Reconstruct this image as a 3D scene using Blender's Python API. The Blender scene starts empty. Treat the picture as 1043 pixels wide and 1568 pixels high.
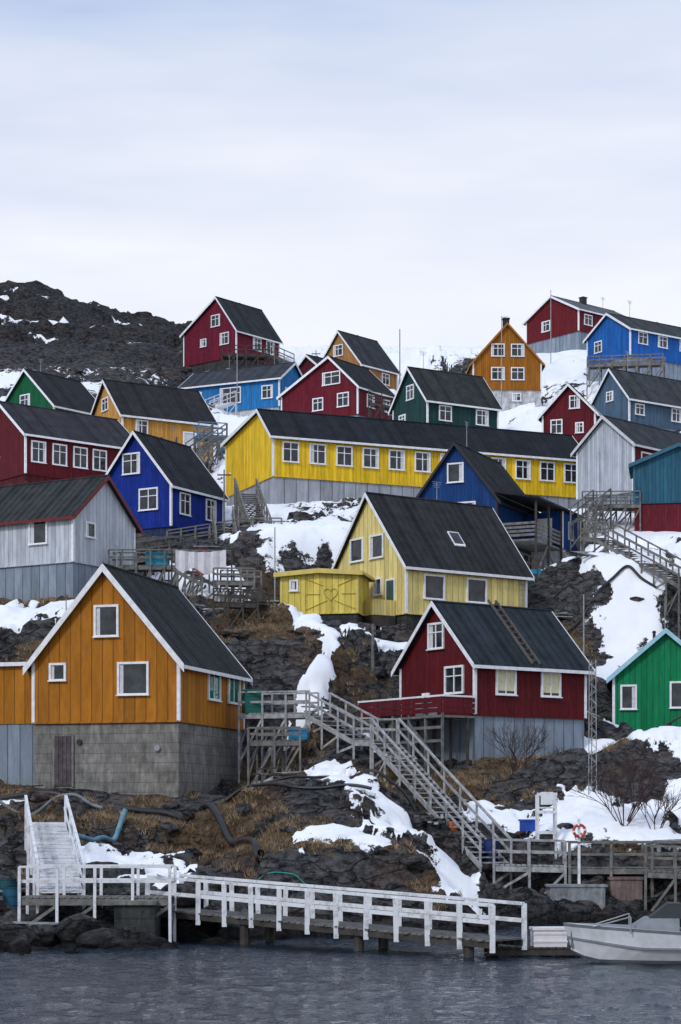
import bpy, math, random, bmesh
import numpy as np
from mathutils import Vector, Matrix
random.seed(7)
R=math.radians
sc=bpy.context.scene
COL=sc.collection
# ------------------------------------------------------------------ noise
rng=np.random.RandomState(3)
T=rng.rand(256,256)*2-1
T2=rng.rand(256,256); T3=rng.rand(256,256); T4=rng.rand(256,256)*2-1; T5=rng.rand(256,256)*2-1
def vn(x,y):
    xi=np.floor(x).astype(int); yi=np.floor(y).astype(int)
    fx=x-xi; fy=y-yi
    fx=fx*fx*(3-2*fx); fy=fy*fy*(3-2*fy)
    a=T[xi&255,yi&255]; b=T[(xi+1)&255,yi&255]; c=T[xi&255,(yi+1)&255]; d=T[(xi+1)&255,(yi+1)&255]
    return (a*(1-fx)+b*fx)*(1-fy)+(c*(1-fx)+d*fx)*fy
def fbm(x,y,s,o=4):
    r=0;a=1;t=0
    for i in range(o):
        r=r+a*vn(x/s+17.3*i,y/s+5.1*i); t+=a; a*=.5; s*=.5
    return r/t*1.4
def facet(x,y,s,off=0):
    """broken slab relief: every jittered cell is a tilted plane; cracks sink between cells"""
    u=(x+fbm(x+off,y,s*1.5,2)*s*.35)/s+off; v=(y+fbm(x,y+off,s*1.5,2)*s*.35)/s*1.25
    iu=np.floor(u).astype(int); iv=np.floor(v).astype(int)
    b1=np.full(u.shape,9.); b2=np.full(u.shape,9.); h=np.zeros(u.shape)
    for di in (-1,0,1):
        for dj in (-1,0,1):
            ci=(iu+di)&255; cj=(iv+dj)&255
            dx=u-(iu+di+T2[ci,cj]); dy=v-(iv+dj+T3[ci,cj]); d=np.hypot(dx,dy)
            hh=T4[ci,cj]*.6+T5[ci,cj]*dx*.9-np.abs(T4[cj,ci])*dy*.9
            m=d<b1; b2=np.where(m,b1,np.minimum(b2,d)); h=np.where(m,hh,h); b1=np.where(m,d,b1)
    return h-.45*np.clip(1-(b2-b1)/.16,0,1)
def ss(a,b,x):
    t=np.clip((x-a)/(b-a),0,1); return t*t*(3-2*t)
# ------------------------------------------------------------------ houses table (metres)
HS=[
dict(n='orange_wooden_house',C=(-6.85,83.3),p=16,A=6.8,B=8.5,zb=4.8,zs=8.03,ze=10.67,zr=14.7,col=(.43,.16,.012),roof=(.024,.029,.032),fnd='concrete',board=.5,
  win=[('L',3.33,4.35,1.15,1.4,'p'),('L',2.1,1.85,1.45,1.45,'p'),('L',5.6,2.2,.8,.8,'p'),('R',4.3,1.85,1.6,1.5,'g'),('R',7.0,1.85,1.6,1.5,'g')],fasc=.22),
dict(n='dark_red_wooden_house',C=(6.04,88.2),p=55,A=5.6,B=6.7,zb=6.3,zs=8.56,ze=11.0,zr=13.8,col=(.115,.008,.012),roof=(.02,.027,.034),fnd='greyblue',board=.18,
  win=[('L',2.8,3.75,1.2,1.25,'x'),('L',1.45,1.65,1.4,1.3,'x'),('R',1.8,1.55,1.2,1.25,'c'),('R',4.5,1.55,1.2,1.25,'c')]),
dict(n='pale_yellow_wooden_house',C=(3.59,107),p=55,A=6.9,B=8.6,zb=13.2,zs=15.07,ze=17.86,zr=22.0,col=(.82,.67,.25),roof=(.025,.025,.028),fnd='dark',board=.4,
  win=[('L',4.6,3.95,1.3,1.35,'p'),('L',2.7,3.95,1.3,1.35,'p'),('L',2.6,1.7,.8,1.0,'p'),('R',1.9,1.55,1.45,1.4,'p'),('R',4.9,1.55,1.45,1.4,'p')]),
dict(n='yellow_flat_roofed_shed',C=(.94,106),p=12,A=4.3,B=2.9,zb=13.1,zs=15.0,ze=17.15,zr=17.3,col=(.76,.61,.12),roof=(.3,.3,.25),fnd='dark',board=.35,
  win=[('L',3.55,1.55,.5,.65,'p')],trimc=(.65,.52,.14)),
dict(n='blue_wooden_house',C=(10.0,125),p=25,A=5.7,B=8,zb=19.0,zs=21.6,ze=24.3,zr=27.95,col=(.006,.05,.19),roof=(.02,.022,.025),fnd='white',board=.25,
  win=[('L',2.85,4.5,1.15,1.3,'p'),('L',2.1,2.2,1.3,.8,'p')],trimc=(.02,.02,.03)),
dict(n='blue_wooden_house',C=(-10.8,125),p=30,A=5.6,B=6.0,zb=20.5,zs=22.5,ze=25.3,zr=28.7,col=(.004,.028,.26),roof=(.02,.022,.027),fnd='navy',board=.25,
  win=[('L',3.1,4.25,1.4,1.4,'x'),('L',1.75,1.85,1.5,1.45,'x'),('R',1.5,1.6,1.2,1.45,'x'),('R',4.5,1.6,1.2,1.45,'x')]),
dict(n='white_wooden_house',C=(-14.6,107),p=30,A=10,B=5.7,zb=15.8,zs=17.9,ze=20.5,zr=22.9,g='R',col=(.55,.59,.64),roof=(.03,.034,.034),fnd='greyblue',board=.3,
  win=[('L',2.4,1.75,1.3,1.35,'p'),('L',6.4,1.75,1.3,1.35,'p'),('R',1.5,1.9,.9,.9,'p')],bargec=(.16,.02,.02)),
dict(n='dark_red_long_house',C=(-23,143),p=50,A=7,B=10,zb=27.3,zs=29,ze=32,zr=34.7,col=(.11,.007,.012),roof=(.03,.03,.036),fnd='navyred',board=.2,
  win=[('R',1.1,1.7,1.25,1.6,'x'),('R',2.9,1.7,1.25,1.6,'x'),('R',4.7,1.7,1.25,1.6,'x'),('R',6.4,1.7,1.25,1.6,'x')]),
dict(n='green_wooden_house',C=(-24.4,167),p=40,A=7.2,B=6,zb=35.2,zs=36.8,ze=39.1,zr=42.5,col=(.005,.11,.04),roof=(.02,.022,.025),fnd='greyblue',board=.2,
  win=[('L',3.7,3.0,1.3,1.3,'x'),('R',.9,1.2,1.1,1.1,'x'),('R',3.6,1.2,1.1,1.1,'x')]),
dict(n='amber_wooden_house',C=(-17.6,158),p=60,A=6.7,B=8.2,zb=31.2,zs=33.5,ze=36.5,zr=39.7,col=(.60,.30,.06),roof=(.022,.022,.024),fnd='white',board=.2,
  win=[('L',3.4,4.3,1.3,1.1,'x'),('L',2.0,2.1,1.4,1.3,'x'),('R',1.7,2.0,1.1,1.2,'x'),('R',6.0,1.4,1.2,1.3,'w')]),
dict(n='yellow_long_house',C=(-4.7,136),p=67.6,A=10,B=24.7,zb=25.4,zs=27.6,ze=30.5,zr=32.6,rf=.25,ze2=31.5,col=(.88,.56,.02),roof=(.014,.016,.021),fnd='lightc',board=.3,
  win=[('R',1.32+2.02*i,1.75,1.25,1.45,'x') for i in range(12)]),
dict(n='dark_green_wooden_house',C=(7.4,167),p=60,A=5.6,B=7.3,zb=35.8,zs=37,ze=39.6,zr=42.7,col=(.012,.05,.047),roof=(.026,.030,.030),fnd='greyblue',board=.25,
  win=[('L',2.7,3.6,1.2,1.3,'x'),('L',4.0,1.4,1.1,1.0,'x'),('R',1.8,1.5,1.3,1.35,'x'),('R',5.6,1.5,1.3,1.35,'x')]),
dict(n='dark_red_wooden_house',C=(1.56,176.5),p=35,A=8.6,B=6,zb=39.2,zs=40.2,ze=42.8,zr=45.7,rf=.36,col=(.14,.009,.02),roof=(.016,.018,.02),fnd='greyblue',board=.2,
  win=[('L',2.9,3.6,2.0,1.2,'x'),('L',4.4,1.4,1.2,1.2,'x'),('L',1.6,1.5,1.3,1.3,'x'),('R',2,1.5,1.2,1.2,'x'),('R',4.6,1.5,1.1,1.2,'x')]),
dict(n='sky_blue_wooden_house',C=(-5.84,187.5),p=25,A=10.7,B=5.8,zb=41.5,zs=43.2,ze=46,zr=47.9,g='R',col=(.02,.19,.48),roof=(.035,.04,.05),fnd='white',board=.25,
  win=[('L',5.3,1.5,2.3,1.6,'x'),('L',9.2,1.5,1.5,1.3,'x'),('L',1.3,1.5,1.2,1.3,'x'),('R',1.7,1.5,1.1,1.2,'x')]),
dict(n='crimson_wooden_house',C=(-11.0,207),p=40,A=7.8,B=6.8,zb=51.2,zs=52.6,ze=55.5,zr=59.2,rf=.36,ze2=56.0,col=(.16,.009,.03),roof=(.022,.026,.03),fnd='dark',board=.2,
  win=[('L',3,4.2,1.3,1.3,'x'),('L',1.7,2.1,1.3,1.3,'x'),('L',4.8,2.1,.9,.9,'x'),('R',3.2,1.8,1.3,1.4,'x'),('R',5.3,1.8,1.3,1.4,'x')]),
dict(n='ochre_wooden_house',C=(2.1,200),p=42,A=6,B=5.7,zb=47,zs=48,ze=50.3,zr=53.9,col=(.42,.20,.07),roof=(.03,.035,.04),fnd='dark',board=.2,
  win=[('L',3.1,4,1.3,1.2,'x'),('R',3.8,1.2,1.2,1.2,'x')]),
dict(n='dark_red_shed',C=(-2.0,195.5),p=45,A=3.6,B=3,zb=45.6,zs=46.3,ze=48.8,zr=50.2,col=(.09,.01,.015),roof=(.02,.02,.025),fnd='dark',board=.2,win=[('L',1.5,1.5,.9,.9,'x')]),
dict(n='ochre_wooden_house',C=(12.66,187.5),p=88,A=7,B=6.6,zb=42.4,zs=44.8,ze=47.4,zr=51.1,g='R',col=(.36,.13,.012),roof=(.035,.028,.02),fnd='white',board=.2,
  win=[('R',2.4,3.8,1.3,1.25,'x'),('R',4.3,3.8,1.3,1.25,'x'),('R',2.4,1.55,1.3,1.25,'x'),('R',4.3,1.55,1.3,1.25,'x'),('R',4.2,-.7,.9,.8,'x')],chim=.15,bargec=(.36,.13,.012)),
dict(n='dark_red_wooden_house',C=(26.0,214),p=50,A=8,B=10,zb=54.8,zs=57.0,ze=59.4,zr=61.5,col=(.14,.009,.015),roof=(.09,.10,.11),fnd='greyblue',board=.2,
  win=[('L',4.9,1.4,1.3,1.2,'x'),('R',1.5,1.4,1.3,1.2,'x'),('R',5,1.4,1.3,1.2,'x')],chim=.5),
dict(n='blue_wooden_house',C=(28.6,193.5),p=55,A=6.3,B=12,zb=47.2,zs=49.5,ze=52.2,zr=54.2,col=(.012,.12,.44),roof=(.035,.04,.045),fnd='greyblue',board=.25,
  win=[('L',4.6,1.7,1.1,1.2,'x'),('R',1.7,1.9,1.3,1.2,'x'),('R',4.4,1.9,1.3,1.2,'x'),('R',7.4,1.9,1.3,1.2,'x')]),
dict(n='slate_blue_wooden_house',C=(24.9,169),p=55,A=4.6,B=9,zb=37.2,zs=38,ze=40.2,zr=42.9,col=(.08,.14,.21),roof=(.04,.045,.05),fnd='greyblue',board=.2,
  win=[('L',2.4,2.6,.9,.9,'x'),('R',1.2,1.2,1.1,1,'x'),('R',5.6,1.2,1.2,1.2,'x')]),
dict(n='dark_red_wooden_house',C=(20.55,158),p=20,A=4.4,B=5,zb=33.6,zs=34.4,ze=36.6,zr=38.9,col=(.12,.007,.015),roof=(.02,.02,.025),fnd='dark',board=.2,
  win=[('L',3.2,1.2,1.0,1.2,'x'),('L',1.7,3.1,.9,1.1,'x'),('L',1.3,1.0,.7,.9,'x')]),
dict(n='pale_grey_wooden_house',C=(20.4,136.4),p=45,A=5,B=9,zb=25.4,zs=26.6,ze=30,zr=32.1,col=(.50,.54,.60),rcol=(.11,.008,.015),roof=(.03,.034,.04),fnd='greyblue',board=.2,
  win=[('R',1.5,2.3,1.4,1.2,'p'),('R',4.4,2.3,1.4,1.2,'p')],bargec=(.6,.6,.62)),
dict(n='teal_boathouse',C=(25.5,130),p=10,A=6,B=4,zb=22.8,zs=24.9,ze=27.5,zr=28.7,col=(.025,.11,.17),roof=(.03,.10,.15),fnd='dred',board=.25,win=[],trimc=(.03,.12,.18)),
dict(n='bright_green_wooden_house',C=(19.3,100),p=8,A=5.35,B=7,zb=7.0,zs=8.4,ze=11.2,zr=13.5,col=(.004,.22,.085),roof=(.05,.05,.05),fnd='dark',board=.3,
  win=[('L',4.55,1.7,.85,1.3,'p'),('L',2.0,1.8,.95,1.4,'p')],bargec=(.35,.6,.7),fasc=.15),
]
# ------------------------------------------------------------------ terrain function
YS=[20,40,60,70,80,85,90,95,100,107,118,127,136,150,167,187,200,214]
ZS=[-8,-4,0,1.8,4,6.2,8.5,11,13.5,16,20.5,23.2,26,31,37,44,49.3,55]
SHX=[-60,-14,-9,-6,-1,3,5.5,8,40]; SHY=[54,55,57,61,64.5,66,71,74,74]
CT=[]
for h in HS:
    ph=R(h['p']); a=(-math.cos(ph),math.sin(ph)); b=(math.sin(ph),math.cos(ph)); C=h['C']; A_,B_=h['A'],h['B']
    near=C[1]<128
    def W(p,q): return (C[0]+b[0]*p+a[0]*q, C[1]+b[1]*p+a[1]*q)
    for (p,q) in [(0,0),(0,A_),(B_,0),(0,A_/2),(B_/2,0),(B_/2,A_/2),(B_,A_)]:
        x,y=W(p,q); CT.append((x,y,h['zb']+.12*max(0,y-C[1])+.1,3.0 if near else 4.5))
    for (p,q) in [(-1.5,-1.5),(-1.6,A_/2),(-1.6,A_*.9),(B_/2,-1.6),(B_*.9,-1.6)]:
        x,y=W(p,q); CT.append((x,y,h['zb']-.45,2.4 if near else 3.2))
CT+=[(-12.5,82.5,5.4,3),(0,72,3.6,3.5),(2.5,66.5,1.0,2.5),(-1,78,5.7,3.5),(-1,90,9.6,3),(-2.6,97,13.2,3.5),(-3.9,104,16,3.5),(-1.7,118,21.5,4),
     (11,78,3.6,4),(13,84,5.8,4),(13,97,9.5,3.5),(15,108,14.8,4),(16.5,122,20.0,4),(9,72.5,.3,2.2),(-9.5,62,.9,2.5),(-6,66,1.6,2),(-10.5,72,2.9,2),(5,80,4.0,3),(8.5,102,12.2,3),
     (16.5,93,6.3,3.5),(20,94,6.4,4),(24,95,6.5,5),(15,97.5,7.4,3),(11.5,120,18.0,3),(14.5,122.5,18.6,3),(9,119,18.0,3)]
def ground(x,y,detail=True):
    x=np.atleast_1d(np.asarray(x,float)); y=np.atleast_1d(np.asarray(y,float))
    sh=np.interp(x,SHX,SHY)
    yy=np.where(y<85,85-(85-y)*25/(85-sh),y)
    H=np.interp(yy,YS,ZS)
    z235=np.interp(x,[-25,-5],[62.5,60.0])
    z300=np.interp(x,[-300,-60,-52,-42,-32,-23,-9,4,14],[91,88,86.5,84.3,82,79,74,60,60])
    t1=np.clip((y-214)/21,0,1); t2=np.clip((y-235)/65,0,1)
    far=55+(z235-55)*t1; far=far+(z300-z235)*t2
    H=np.where(y>214,far,H)
    H=H-np.clip(y-305,0,500)*.12
    n=np.zeros_like(H); d=np.full_like(H,.10)
    for (cx,cy,cz,cr) in CT:
        m=(np.abs(x-cx)<cr*2)&(np.abs(y-cy)<cr*2)
        if not m.any(): continue
        syy=cy if cy>=85 else 85-(85-cy)*25/(85-float(np.interp(cx,SHX,SHY)))
        base=float(np.interp(syy,YS,ZS))
        if cy>214: base=55+(cy-214)*.24
        w=np.exp(-2*(((x[m]-cx)**2+(y[m]-cy)**2)/cr**2))
        n[m]+=w*(cz-base); d[m]+=w
    H=H+n/d
    if detail:
        near=np.clip(1.35-d,0,1)*.72+.28
        H=H+near*(facet(x,y,2.7)*.72+facet(x,y,.95,40)*.30+fbm(x,y,6,3)*.4)*np.where(y<57,.8,1)*np.where(y>108,.7,1)
        hill=ss(212,235,y)*ss(-4,-14,x)
        H=H+hill*(facet(x,y*.6,11,9)*1.5+facet(x,y*.7,4,3)*1.1+fbm(x,y,4,3)*.5-.9)
    return H
def gz(x,y): return float(ground(x,y)[0])
# ------------------------------------------------------------------ snow
SP=[(0.0,81.2,2.4,75.5,1.0),(2.2,76,5.0,70.3,1.45),(.2,71.2,1.1,71.9,1.25),(-.8,84.3,-.3,82.6,.6),(-3.6,88,-2.6,86.2,1.1),(-3.1,102,-.2,97.3,.65),(-.2,97.3,-1.0,93,.62),(0,97.5,2.7,98.6,.7),
    (-2.5,118,1,125,3.3),(-19,103.5,-13.6,103.2,2.4),(-8.8,109.5,-6,110.5,1.8),(6.6,81.5,15,81,2.0),(8,79,14,78,1.4),(16,121,17.5,108,2.8),(17.8,108,20,103,3.0),(12.3,98.5,13.2,97.5,1.2),
    (12,88,17,84,1.1),(-9.6,70.5,-5.8,70,1.1),(-14.5,82,-12.4,81.2,.8),(-7,68,-5.6,67.2,.8),(13,126,22,127,3.5),(-1.3,90.5,-2,93,.6),(2.0,73.6,3.2,72.2,.5),(19,121,25,110,4.2),(-5,104.5,-3,103.2,.8),(1.2,93,2.4,91.5,.8),
    (9.5,93.5,12.5,92,.9),(-11,114,-7,113,1.2),(14,90,15,88,.8),(20,88,14,87,.8),(14.5,118,16,120,2.0)]
def snowf(x,y):
    S=-.85+1.2*ss(110,134,y)+fbm(x,y,7,4)*.8+fbm(x+50,y,2,3)*.35
    hill=ss(192,212,y)*ss(-6,-15,x)
    S=S*(1-hill)+hill*(-.60+fbm(x*.26+y*.30,y*1.0,5,4)*1.3+fbm(x*.5+y*.3,y*1.6,2.0,3)*.45)
    S=S+.5*ss(205,225,y)*ss(-8,2,x)
    wx=x+fbm(x+7,y,2.6,4)*.95; wy=y+fbm(x,y+40,2.6,4)*1.1
    for (x1,y1,x2,y2,r) in SP:
        dx,dy=x2-x1,y2-y1; L=dx*dx+dy*dy+1e-6
        t=np.clip(((wx-x1)*dx+(wy-y1)*dy)/L,0,1)
        d=np.hypot(wx-x1-t*dx,(wy-y1-t*dy)*.8)
        S=np.maximum(S,np.clip(1.0-1.0*(d/r)**1.5,-1,1)*1.0+fbm(x,y,1.3,3)*.75)
    S=np.where(y<64,S-.8,S)
    return S
GRS=[(-2.4,98.5,3.2),(-6.3,76,2.8),(-3.0,82.5,2.2),(3.8,84.5,2.6),(13.5,111,2.5),(10,90,3),(-1,87,1.8),(-11,76,2.8),(14,74.8,2.2),(-4.3,101,2.8),(8.5,84.5,3.4),(5.5,98,2.4),(16,90,2.5),(-4.5,72.5,1.6),(1.5,79.5,1.6),(12,101,2)]
def grassf(x,y):
    g=fbm(x+90,y+31,3.6,4)-.20-ss(112,125,y)*.35-ss(71,65,y)*.5-ss(180,200,y)*.9
    for (cx,cy,r) in GRS: g=g+.75*np.exp(-((x-cx)**2+(y-cy)**2)/r**2)
    return g
# ------------------------------------------------------------------ node helpers
class G:
    def __init__(s,name):
        s.m=bpy.data.materials.new(name); s.m.use_nodes=True; s.nt=s.m.node_tree; s.b=s.nt.nodes['Principled BSDF']
        s.tc=None
    def nd(s,t,**k):
        n=s.nt.nodes.new(t)
        for a,b in k.items(): setattr(n,a,b)
        return n
    def put(s,sock,v):
        if isinstance(v,bpy.types.NodeSocket): s.nt.links.new(v,sock)
        elif isinstance(v,(tuple,list)) and len(v)==3 and sock.type=='RGBA': sock.default_value=(*v,1)
        else: sock.default_value=v
    def obj(s):
        if not s.tc: s.tc=s.nd('ShaderNodeTexCoord')
        return s.tc.outputs['Object']
    def xyz(s,v=None):
        n=s.nd('ShaderNodeSeparateXYZ'); s.put(n.inputs[0],v or s.obj()); return n.outputs
    def M(s,op,a,b=0.0,c=0.0):
        n=s.nd('ShaderNodeMath',operation=op); s.put(n.inputs[0],a); s.put(n.inputs[1],b); s.put(n.inputs[2],c); return n.outputs[0]
    def noise(s,scale,detail=4,rough=.6,vec=None,sc3=None):
        v=vec or s.obj()
        if sc3:
            m=s.nd('ShaderNodeMapping'); s.put(m.inputs[0],v); m.inputs['Scale'].default_value=sc3; v=m.outputs[0]
        n=s.nd('ShaderNodeTexNoise'); s.put(n.inputs['Vector'],v); n.inputs['Scale'].default_value=scale; n.inputs['Detail'].default_value=detail; n.inputs['Roughness'].default_value=rough
        return n.outputs[0]
    def mix(s,f,a,b,bt='MIX'):
        n=s.nd('ShaderNodeMix',data_type='RGBA',blend_type=bt); s.put(n.inputs[0],f); s.put(n.inputs[6],a); s.put(n.inputs[7],b); return n.outputs[2]
    def scale(s,c,f):
        n=s.nd('ShaderNodeVectorMath',operation='SCALE')
        if isinstance(c,tuple): n.inputs[0].default_value=c
        else: s.put(n.inputs[0],c)
        s.put(n.inputs['Scale'],f); return n.outputs[0]
    def mr(s,v,a,b,c=0.0,d=1.0):
        n=s.nd('ShaderNodeMapRange'); s.put(n.inputs[0],v)
        for i,k in enumerate((a,b,c,d)): n.inputs[1+i].default_value=k
        return n.outputs[0]
    def bump(s,h,st=.5,dist=.05,nrm=None):
        n=s.nd('ShaderNodeBump'); s.put(n.inputs['Height'],h); n.inputs['Strength'].default_value=st; n.inputs['Distance'].default_value=dist
        if nrm is not None: s.put(n.inputs['Normal'],nrm)
        return n.outputs[0]
    def out(s,col,rough=.7,nrm=None,spec=.3):
        s.put(s.b.inputs['Base Color'],col); s.put(s.b.inputs['Roughness'],rough)
        s.b.inputs['Specular IOR Level'].default_value=spec
        if nrm is not None: s.put(s.b.inputs['Normal'],nrm)
        return s.m
MC={}
def paint(col,board=.2,gap=.09,dirt=.5):
    k=('p',col,board)
    if k in MC: return MC[k]
    g=G('painted_boards'); o=g.xyz()
    t=g.M('DIVIDE',g.M('ADD',o[0],o[1]),board); fr=g.M('FRACT',t)
    gm=g.M('LESS_THAN',fr,gap)
    wn=g.nd('ShaderNodeTexWhiteNoise',noise_dimensions='1D'); g.put(wn.inputs['W'],g.M('FLOOR',t))
    v=g.M('ADD',.80,g.M('MULTIPLY',wn.outputs[0],.30))
    n=g.noise(1.1,5,.7,sc3=(2.5,2.5,.5))
    v=g.M('MULTIPLY',v,g.mr(n,.3,.75,1.18,.62))
    c=g.scale(col,v)
    n6=g.noise(4,4,.8,sc3=(3,3,.35)); fade=g.mr(n6,.54,.76)
    lum=(col[0]+col[1]+col[2])/3
    c=g.mix(g.M('MULTIPLY',fade,dirt),c,tuple(.5*x+.5*lum+.05 for x in col))
    c=g.mix(g.M('MULTIPLY',g.mr(n6,.42,.30),.35),c,tuple(x*.35+.01 for x in col))
    c=g.mix(g.M('MULTIPLY',gm,.66),c,tuple(x*.2 for x in col))
    h=g.M('ADD',g.M('MULTIPLY',gm,-1.0),g.M('MULTIPLY',n,.5))
    m=g.out(c,.7,g.bump(h,.6,.02),.18); MC[k]=m; return m
def plain(name,col,rough=.7,var=.3,sc=3,spec=.3,bump=0,sc3=None):
    k=(name,col)
    if k in MC: return MC[k]
    g=G(name); n=g.noise(sc,4,.7,sc3=sc3)
    c=g.scale(col,g.mr(n,.3,.7,1-var,1+var))
    m=g.out(c,rough,None,spec); MC[k]=m; return m
def roofm(col,axis):
    k=('r',col,axis)
    if k in MC: return MC[k]
    g=G('roofing_felt'); o=g.xyz(); t=g.M('DIVIDE',o[axis],.5); fr=g.M('FRACT',t)
    gm=g.M('LESS_THAN',fr,.12)
    wn=g.nd('ShaderNodeTexWhiteNoise',noise_dimensions='1D'); g.put(wn.inputs['W'],g.M('FLOOR',t))
    n=g.noise(1.2,5,.75)
    v=g.M('MULTIPLY',g.M('ADD',.75,g.M('MULTIPLY',wn.outputs[0],.5)),g.mr(n,.3,.7,.6,1.5))
    c=g.scale(col,v); c=g.mix(g.M('MULTIPLY',gm,.45),c,tuple(x*1.8 for x in col))
    c=g.mix(g.mr(g.noise(6,3,.7),.62,.75,0,.35),c,(.09,.10,.09))
    m=g.out(c,.8,g.bump(g.M('ADD',gm,g.M('MULTIPLY',n,.3)),.5,.03),.14); MC[k]=m; return m
def concrete(name,col,lines=True):
    k=(name,)
    if k in MC: return MC[k]
    g=G(name); o=g.xyz()
    n=g.noise(.9,6,.75); n2=g.noise(3,4,.7,sc3=(2,2,.35))
    v=g.M('MULTIPLY',g.mr(n,.3,.72,.5,1.4),g.mr(n2,.35,.7,.65,1.25))
    wob=g.M('ADD',o[2],g.M('MULTIPLY',n,.06))
    fr=g.M('FRACT',g.M('DIVIDE',wob,.42)); gm=g.M('LESS_THAN',fr,.07)
    if lines: v=g.M('MULTIPLY',v,g.M('SUBTRACT',1.0,g.M('MULTIPLY',g.M('MULTIPLY',gm,n),.7)))
    c=g.scale(col,v)
    c=g.mix(g.mr(g.noise(1.7,4,.7),.56,.7,0,.6),c,(.11,.095,.08))
    m=g.out(c,.88,g.bump(g.M('SUBTRACT',n2,gm),.4,.03),.15); MC[k]=m; return m
FND={'concrete':lambda:concrete('cast_concrete',(.23,.222,.205)),'greyblue':lambda:paint((.24,.29,.35),.6),'dark':lambda:concrete('dark_concrete',(.05,.054,.054)),
 'white':lambda:concrete('whitewashed_concrete',(.55,.56,.58),False),'navy':lambda:concrete('navy_concrete',(.03,.045,.10),False),'navyred':lambda:concrete('red_concrete',(.09,.015,.02),False),
 'lightc':lambda:paint((.36,.38,.42),.9),'dred':lambda:paint((.13,.01,.02),.2)}
WHITE=plain('white_trim_paint',(.80,.81,.83),.5,.16,4)
def glassm(col):
    k=('gl',col)
    if k in MC: return MC[k]
    g=G('window_glass'); c=g.scale(col,g.mr(g.noise(1.3,3,.6),.35,.65,.25,1.9)); m=g.out(c,.06,None,.45); MC[k]=m; return m
GL=glassm((.022,.027,.032)); GLG=glassm((.01,.13,.08)); CUR=plain('cream_blind',(.66,.62,.40),.6,.12,5); CURW=plain('white_blind',(.6,.6,.62),.6,.2,5)
WOOD=plain('weathered_wood',(.16,.155,.145),.85,.5,3); WOODD=plain('dark_wood',(.055,.048,.043),.85,.4,3)
STEEL=plain('galvanised_steel',(.3,.31,.32),.45,.25,5,.5); BLACK=plain('black_rubber',(.012,.012,.014),.45,.3,5,.5)
g=G('weathered_white_paint'); nn_=g.noise(2.2,6,.8); WOODW=g.out(g.mix(g.mr(nn_,.50,.62,0,.55),(.74,.76,.79),(.24,.235,.22)),.65)
# ------------------------------------------------------------------ mesh builder
class MB:
    def __init__(s): s.v=[];s.f=[];s.mi=[];s.mats=[]
    def mat(s,m):
        if m not in s.mats: s.mats.append(m)
        return s.mats.index(m)
    def add(s,vs,fs,m):
        o=len(s.v); s.v+= [tuple(v) for v in vs]; k=s.mat(m)
        for f in fs: s.f.append(tuple(i+o for i in f)); s.mi.append(k)
    BF=[(0,3,2,1),(4,5,6,7),(0,1,5,4),(1,2,6,5),(2,3,7,6),(3,0,4,7)]
    def box(s,x0,x1,y0,y1,z0,z1,m,fn=None):
        vs=[(x0,y0,z0),(x1,y0,z0),(x1,y1,z0),(x0,y1,z0),(x0,y0,z1),(x1,y0,z1),(x1,y1,z1),(x0,y1,z1)]
        if fn: vs=[fn(*v) for v in vs]
        s.add(vs,MB.BF,m)
    def beam(s,p,q,w,h,m,up=(0,0,1)):
        p=Vector(p);q=Vector(q);d=(q-p)
        if d.length<1e-4: return
        d.normalize(); u=Vector(up)
        if abs(d.dot(u))>.98: u=Vector((0,1,0))
        sd=d.cross(u).normalized()*(w/2); up2=sd.cross(d).normalized()*(h/2)
        vs=[p-sd-up2,p+sd-up2,q+sd-up2,q-sd-up2,p-sd+up2,p+sd+up2,q+sd+up2,q-sd+up2]
        s.add(vs,MB.BF,m)
    def cyl(s,p,q,r0,r1,m,n=8):
        p=Vector(p);q=Vector(q);d=(q-p).normalized(); u=Vector((0,0,1)) if abs(d.z)<.9 else Vector((1,0,0))
        a=d.cross(u).normalized(); b=d.cross(a)
        vs=[]
        for c,r in ((p,r0),(q,r1)):
            for i in range(n):
                t=2*math.pi*i/n; vs.append(c+a*math.cos(t)*r+b*math.sin(t)*r)
        fs=[(i,(i+1)%n,n+(i+1)%n,n+i) for i in range(n)]+[tuple(range(n))[::-1],tuple(range(n,2*n))]
        s.add(vs,fs,m)
    def prism(s,prof,x0,x1,m,fn=None):
        n=len(prof); vs=[(x0,y,z) for y,z in prof]+[(x1,y,z) for y,z in prof]
        if fn: vs=[fn(*v) for v in vs]
        s.add(vs,[(i,(i+1)%n,n+(i+1)%n,n+i) for i in range(n)]+[tuple(range(n))[::-1],tuple(range(n,2*n))],m)
    def obj(s,name,parent=None,smooth=False,loc=None):
        me=bpy.data.meshes.new(name); me.from_pydata(s.v,[],s.f); me.polygons.foreach_set('material_index',s.mi)
        for m in s.mats: me.materials.append(m)
        bm=bmesh.new(); bm.from_mesh(me); bmesh.ops.recalc_face_normals(bm,faces=bm.faces); bm.to_mesh(me); bm.free()
        if smooth: me.polygons.foreach_set('use_smooth',[True]*len(me.polygons))
        o=bpy.data.objects.new(name,me); COL.objects.link(o)
        if parent: o.parent=parent
        if loc: o.location=loc
        return o
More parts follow.
